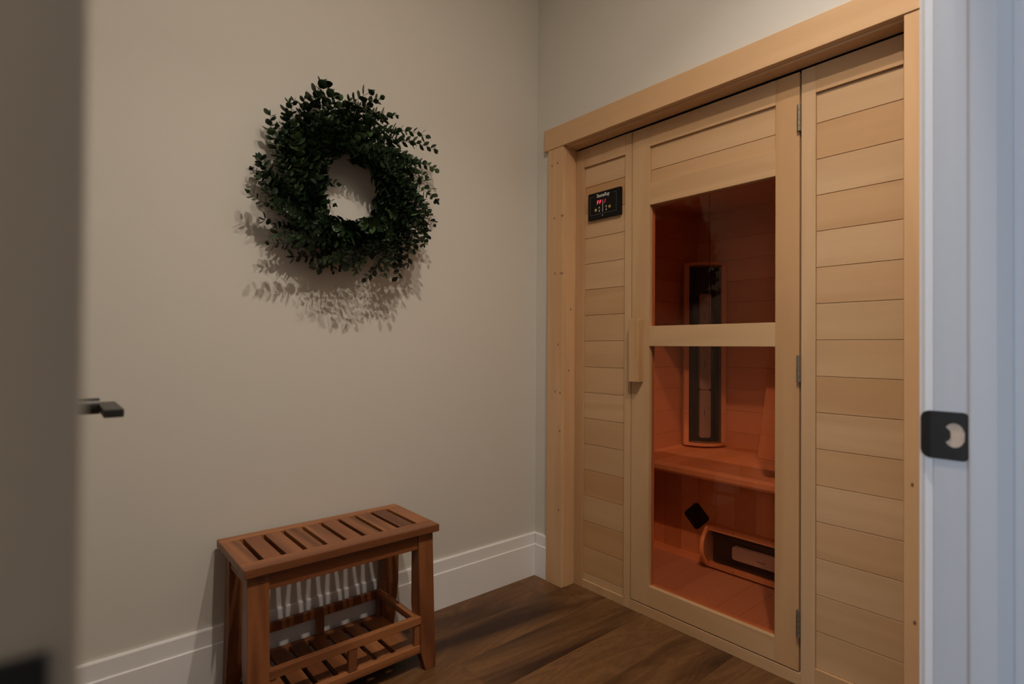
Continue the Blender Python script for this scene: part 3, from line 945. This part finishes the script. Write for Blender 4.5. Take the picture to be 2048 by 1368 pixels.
def leg(x0, x1, yf, yb, foot_y, inner):
    """yf: outer face at the top; splays towards foot_y; inner: +1 if inside is +x"""
    mb = MB()
    d = yb - yf
    xin0, xin1 = (x1, x0) if inner > 0 else (x0, x1)
    secs = [(0.0, foot_y, foot_y + d * .62, .022), (.06, foot_y + (yf - foot_y) * .12, foot_y + d * .98, 0), (.20, foot_y + (yf - foot_y) * .5, yf + (yb - yf) * 1.0, 0), (BZ - .0245, yf, yb, 0)]
    vs = []
    for z, ya, yc, cut in secs:
        a, c = x0, x1
        if inner > 0: c -= cut * .8
        else: a += cut * .8
        vs += [(a, ya, z), (c, ya, z), (c, yc, z), (a, yc, z)]
    fs = [(3, 2, 1, 0), (12, 13, 14, 15)]
    for k in range(3):
        o = 4 * k
        for i in range(4):
            j = (i + 1) % 4
            fs.append((o + i, o + j, o + 4 + j, o + 4 + i))
    mb.add(vs, fs, .62)
    return mb
leg(-1.314, -1.258, -.306, -.262, -.330, 1).build('leg', teak['z'], B, bevel=.0015)
leg(-.800, -.746, -.306, -.262, -.330, -1).build('leg', teak['z'], B, bevel=.0015)
leg(-1.304, -1.252, -.040, -.084, -.018, 1).build('leg', teak['z'], B, bevel=.0015)
leg(-.802, -.748, -.040, -.084, -.018, -1).build('leg', teak['z'], B, bevel=.0015)
# basket / shelf
b = MB(); b.box(-1.260, -.797, -.322, -.302, .150, .174, .2); b.build('basket_rail', teak['x'], B, bevel=.0015)
b = MB(); b.box(-1.260, -.797, -.046, -.030, .137, .165, .9); b.build('basket_rail', teak['x'], B, bevel=.0015)
b = MB(); b.box(-1.262, -1.247, -.302, -.046, .150, .172, .3); b.build('basket_rail', teak['y'], B, bevel=.0015)
b = MB(); b.box(-.817, -.799, -.302, -.046, .150, .172, .3); b.build('basket_rail', teak['y'], B, bevel=.0015)
for (x, y0, y1) in ((-1.038, -.320, -.304), (-1.028, -.044, -.031), (-.818, -.318, -.304), (-.818, -.058, -.046), (-1.258, -.318, -.304)):
    b = MB(); b.box(x, x + (.026 if x < -.9 and x > -1.1 else .018), y0, y1, .080, .151, .4); b.build('spindle', teak['z'], B, bevel=.001)
b = MB(); b.box(-1.262, -.797, -.322, -.302, .058, .083, .15); b.build('shelf_rail', teak['x'], B, bevel=.0015)
b = MB(); b.box(-1.262, -.797, -.050, -.030, .055, .078, .6); b.build('shelf_rail', teak['x'], B, bevel=.0015)
sg = [-.8805 - i * .0612 for i in range(7)][::-1]
sg = [g for g in sg if g > -1.26]
edges = [-1.262] + [g + s_ * .0072 for g in sg for s_ in (-1, 1)] + [-.797]
sl = [.4, .7, .5, .85, .6, .35, .0, .55, .3]
for i in range(len(edges) // 2):
    if edges[2 * i + 1] - edges[2 * i] < .004: continue
    b = MB(); b.box(edges[2 * i], edges[2 * i + 1], -.302, -.050, .066, .078, sl[i % 9])
    b.build('shelf_slat', teak['y'], B, bevel=.001)

# ------------------------------------------------------------------ eucalyptus wreath
WC = Vector((-.94, 0, 1.57))
Wt = empty('eucalyptus_wreath', (WC.x, -.03, WC.z), 'round dark green eucalyptus wreath hanging on the wall', 'wreath')
b = MB()
for k in range(5):
    ph = random.uniform(0, 6.28); pts = []
    for i in range(49):
        a = 2 * math.pi * i / 48
        rr = .150 + .016 * math.cos(5 * a + ph); dd = -.038 + .014 * math.sin(5 * a + ph)
        pts.append((WC.x + .008 + rr * .95 * math.cos(a), dd, WC.z + rr * 1.05 * math.sin(a)))
    b.tube(pts, .005, 6)
b.build('vine_ring', vine_mat, Wt)


def leaf_shape(mb, base, d, nrm, L_, W_, tint):
    """cupped oval leaf: base point, direction, normal"""
    s_ = d.cross(nrm).normalized()
    prof = [(0, .10), (.2, .72), (.48, 1.0), (.75, .80), (.93, .38)]
    vs = []
    for t, wd in prof:
        c = base + d * (L_ * t) + nrm * (-.12 * L_ * math.sin(math.pi * t))
        vs += [c - s_ * (W_ * .5 * wd) + nrm * (W_ * .10 * wd), c, c + s_ * (W_ * .5 * wd) + nrm * (W_ * .10 * wd)]
    vs.append(base + d * L_)
    fs = []
    for i in range(len(prof) - 1):
        o = 3 * i
        fs += [(o, o + 1, o + 4, o + 3), (o + 1, o + 2, o + 5, o + 4)]
    o = 3 * (len(prof) - 1)
    fs += [(o, o + 1, o + 3), (o + 1, o + 2, o + 3)]
    mb.add(vs, fs, tint, True)


def sprig(mb, p0, p1, p2, leaf, rnd, mstem=None):
    """stem along quadratic bezier with opposite leaf pairs"""
    def bz(t): return p0 * (1 - t) ** 2 + p1 * (2 * t * (1 - t)) + p2 * t * t
    L_ = sum((bz((i + 1) / 8) - bz(i / 8)).length for i in range(8))
    (mstem or mb).tube([bz(i / 8) for i in range(9)], .0016, 4, .05, .0007)
    n = max(5, int(L_ / (leaf * .47)))
    a0 = rnd.uniform(0, 3.14)
    base_t = rnd.choice([.1, .2, .3, .45, .45, .6, .75, .85])
    roundness = rnd.uniform(.62, 1.0)
    for i in range(n + 1):
        t = .06 + .94 * i / n
        p = bz(min(t, 1)); d = (bz(min(1, t + .03)) - bz(max(0, t - .03))).normalized()
        e1 = d.cross(Vector((0, 1, 0)))
        if e1.length < .1: e1 = d.cross(Vector((1, 0, 0)))
        e1.normalize(); e2 = d.cross(e1)
        a = a0 + i * 1.35 + rnd.uniform(-.3, .3)
        sz = leaf * (1.05 - .32 * t ** 2) * rnd.uniform(.85, 1.15)
        for s_ in (0, math.pi):
            q = e1 * math.cos(a + s_) + e2 * math.sin(a + s_)
            dirn = (q * .82 + d * .55).normalized()
            nrm = (d * .8 - q * .55); nrm = (nrm - dirn * nrm.dot(dirn)).normalized()
            base = p + dirn * .002
            if (base + dirn * sz).y > -.006: continue
            leaf_shape(mb, base, dirn, nrm, sz, sz * roundness, min(1, max(0, base_t + rnd.uniform(-.22, .22))))
    # terminal leaf
    d = (bz(1) - bz(.94)).normalized(); nn = d.cross(Vector((rnd.random(), -1, rnd.random()))).normalized()
    leaf_shape(mb, bz(1), d, nn, leaf * .7, leaf * .35, base_t)


tips = [(-0.106, 0.333), (-0.059, 0.322), (-0.128, 0.287), (-0.153, 0.273), (-0.181, 0.258), (-0.214, 0.236), (-0.258, 0.189), (-0.262, 0.139), (-0.291, 0.035), (-0.302, 0.011), (-0.31, -0.036), (-0.327, -0.074), (-0.27, -0.143), (-0.277, -0.21), (-0.26, -0.217), (-0.173, -0.244), (-0.144, -0.285), (-0.106, -0.28), (-0.043, -0.28), (0.034, -0.322), (0.108, -0.299), (0.154, -0.305), (0.209, -0.243), (0.233, -0.187), (0.262, -0.161), (0.278, -0.126), (0.316, -0.084), (0.32, -0.023), (0.342, 0.029), (0.349, 0.151), (0.331, 0.218), (0.27, 0.244), (0.184, 0.255), (0.137, 0.284), (0.114, 0.281), (0.102, 0.345), (0.017, 0.325), (0.061, 0.290)]
rnd = random.Random(5)
sprigs = []
for (tx, tz) in tips:
    a = math.atan2(tz, tx); r = math.hypot(tx, tz)
    ab = a + rnd.uniform(.35, .7)
    rb = rnd.uniform(.12, .18)
    dep = -rnd.uniform(.04, .09); dep2 = -rnd.choice([rnd.uniform(.04, .09), rnd.uniform(.10, .18)])
    k = (dep2 + .08) * -.0
    p0 = Vector((rb * math.cos(ab), dep, rb * math.sin(ab)))
    am = (a + ab) / 2 + .12
    rm = (r + rb) / 2 * 1.07
    p1 = Vector((rm * math.cos(am), (dep + dep2) / 2 - .01, rm * math.sin(am)))
    # pull tip in a little since leaves extend past it
    f_ = ((r - .008) / r) * (dep2 + 1.838) / (1.838 - .08)
    p2 = Vector((tx * f_, dep2, tz * f_))
    sprigs.append((p0, p1, p2, rnd.choice([.021, .026, .031, .038])))
NOUT = len(sprigs)
i = 0
while len(sprigs) < 235:
    # filler sprigs: swirl clockwise round the ring
    a = i * 2.39996 + rnd.uniform(-.2, .2); i += 1
    r = rnd.uniform(.18, .295) if rnd.random() < .7 else rnd.uniform(.115, .18)
    ab = a + rnd.uniform(.5, 1.1)
    rb = rnd.uniform(.098, .165)
    dep = -rnd.uniform(.03, .10); dep2 = -rnd.uniform(.04, .165)
    p0 = Vector((rb * math.cos(ab), dep, rb * math.sin(ab)))
    am = (a + ab) / 2; rm = max((r + rb) / 2 * 1.08, .12)
    p1 = Vector((rm * math.cos(am), (dep + dep2) / 2 - .015, rm * math.sin(am)))
    p2 = Vector((r * math.cos(a), dep2, r * math.sin(a)))
    sprigs.append((p0, p1, p2, rnd.choice([.018, .023, .028, .036])))
# hole is a little taller than wide
def warp(p):
    return Vector((WC.x + p.x, p.y, WC.z + p.z))
rest = MB(); rest_n = 0
for k, (p0, p1, p2, lf) in enumerate(sprigs):
    mb = MB() if k < 100 else rest
    sprig(mb, warp(p0), warp(p1), warp(p2), lf, rnd)
    if k < 100:
        mb.build('sprig', leaf_green, Wt)
ro = rest.build('leafy_filling', leaf_green, Wt); ro['kind'] = 'stuff'
# the small sprigs that stick into the hole
for (x0, z0, x1, z1) in ((-.115, .005, -.050, .010), (-.118, -.045, -.062, -.060)):
    mb = MB(); sprig(mb, warp(Vector((x0, -.06, z0))), warp(Vector(((x0 + x1) / 2, -.075, (z0 + z1) / 2 + .006))), warp(Vector((x1, -.08, z1))), .026, rnd)
    mb.build('sprig', leaf_green, Wt)

# ------------------------------------------------------------------ recessed downlights
for k, (lx, ly, wt, spr) in enumerate(DOWNLIGHTS):
    e = empty('recessed_downlight', (lx, ly, CEIL), 'round recessed ceiling downlight ' + ('of the room, nearer the sauna', 'of the room, nearer the open door', 'of the hall outside the doorway')[k], 'downlight')
    e['group'] = 'recessed downlights in the ceiling'
    b = MB(); n = 32
    o_ = [(lx + .075 * math.cos(2 * math.pi * i / n), ly + .075 * math.sin(2 * math.pi * i / n)) for i in range(n)]
    h_ = [(lx + .055 * math.cos(2 * math.pi * i / n), ly + .055 * math.sin(2 * math.pi * i / n)) for i in range(n)]
    plate_with_hole(o_, h_, lambda u, v, t: (u, v, CEIL - .004 + t), .004, b)
    b.build('trim_ring', white_paint, e)
    b = MB(); b.prism(h_, CEIL - .0015, CEIL, 'z'); b.build('lens', lamp_glow, e)
    l = add_disk_light('lamp', (0, 0, -.006), wt, .05, WARM, e, spr)
    l.rotation_euler = (0, 0, 0)
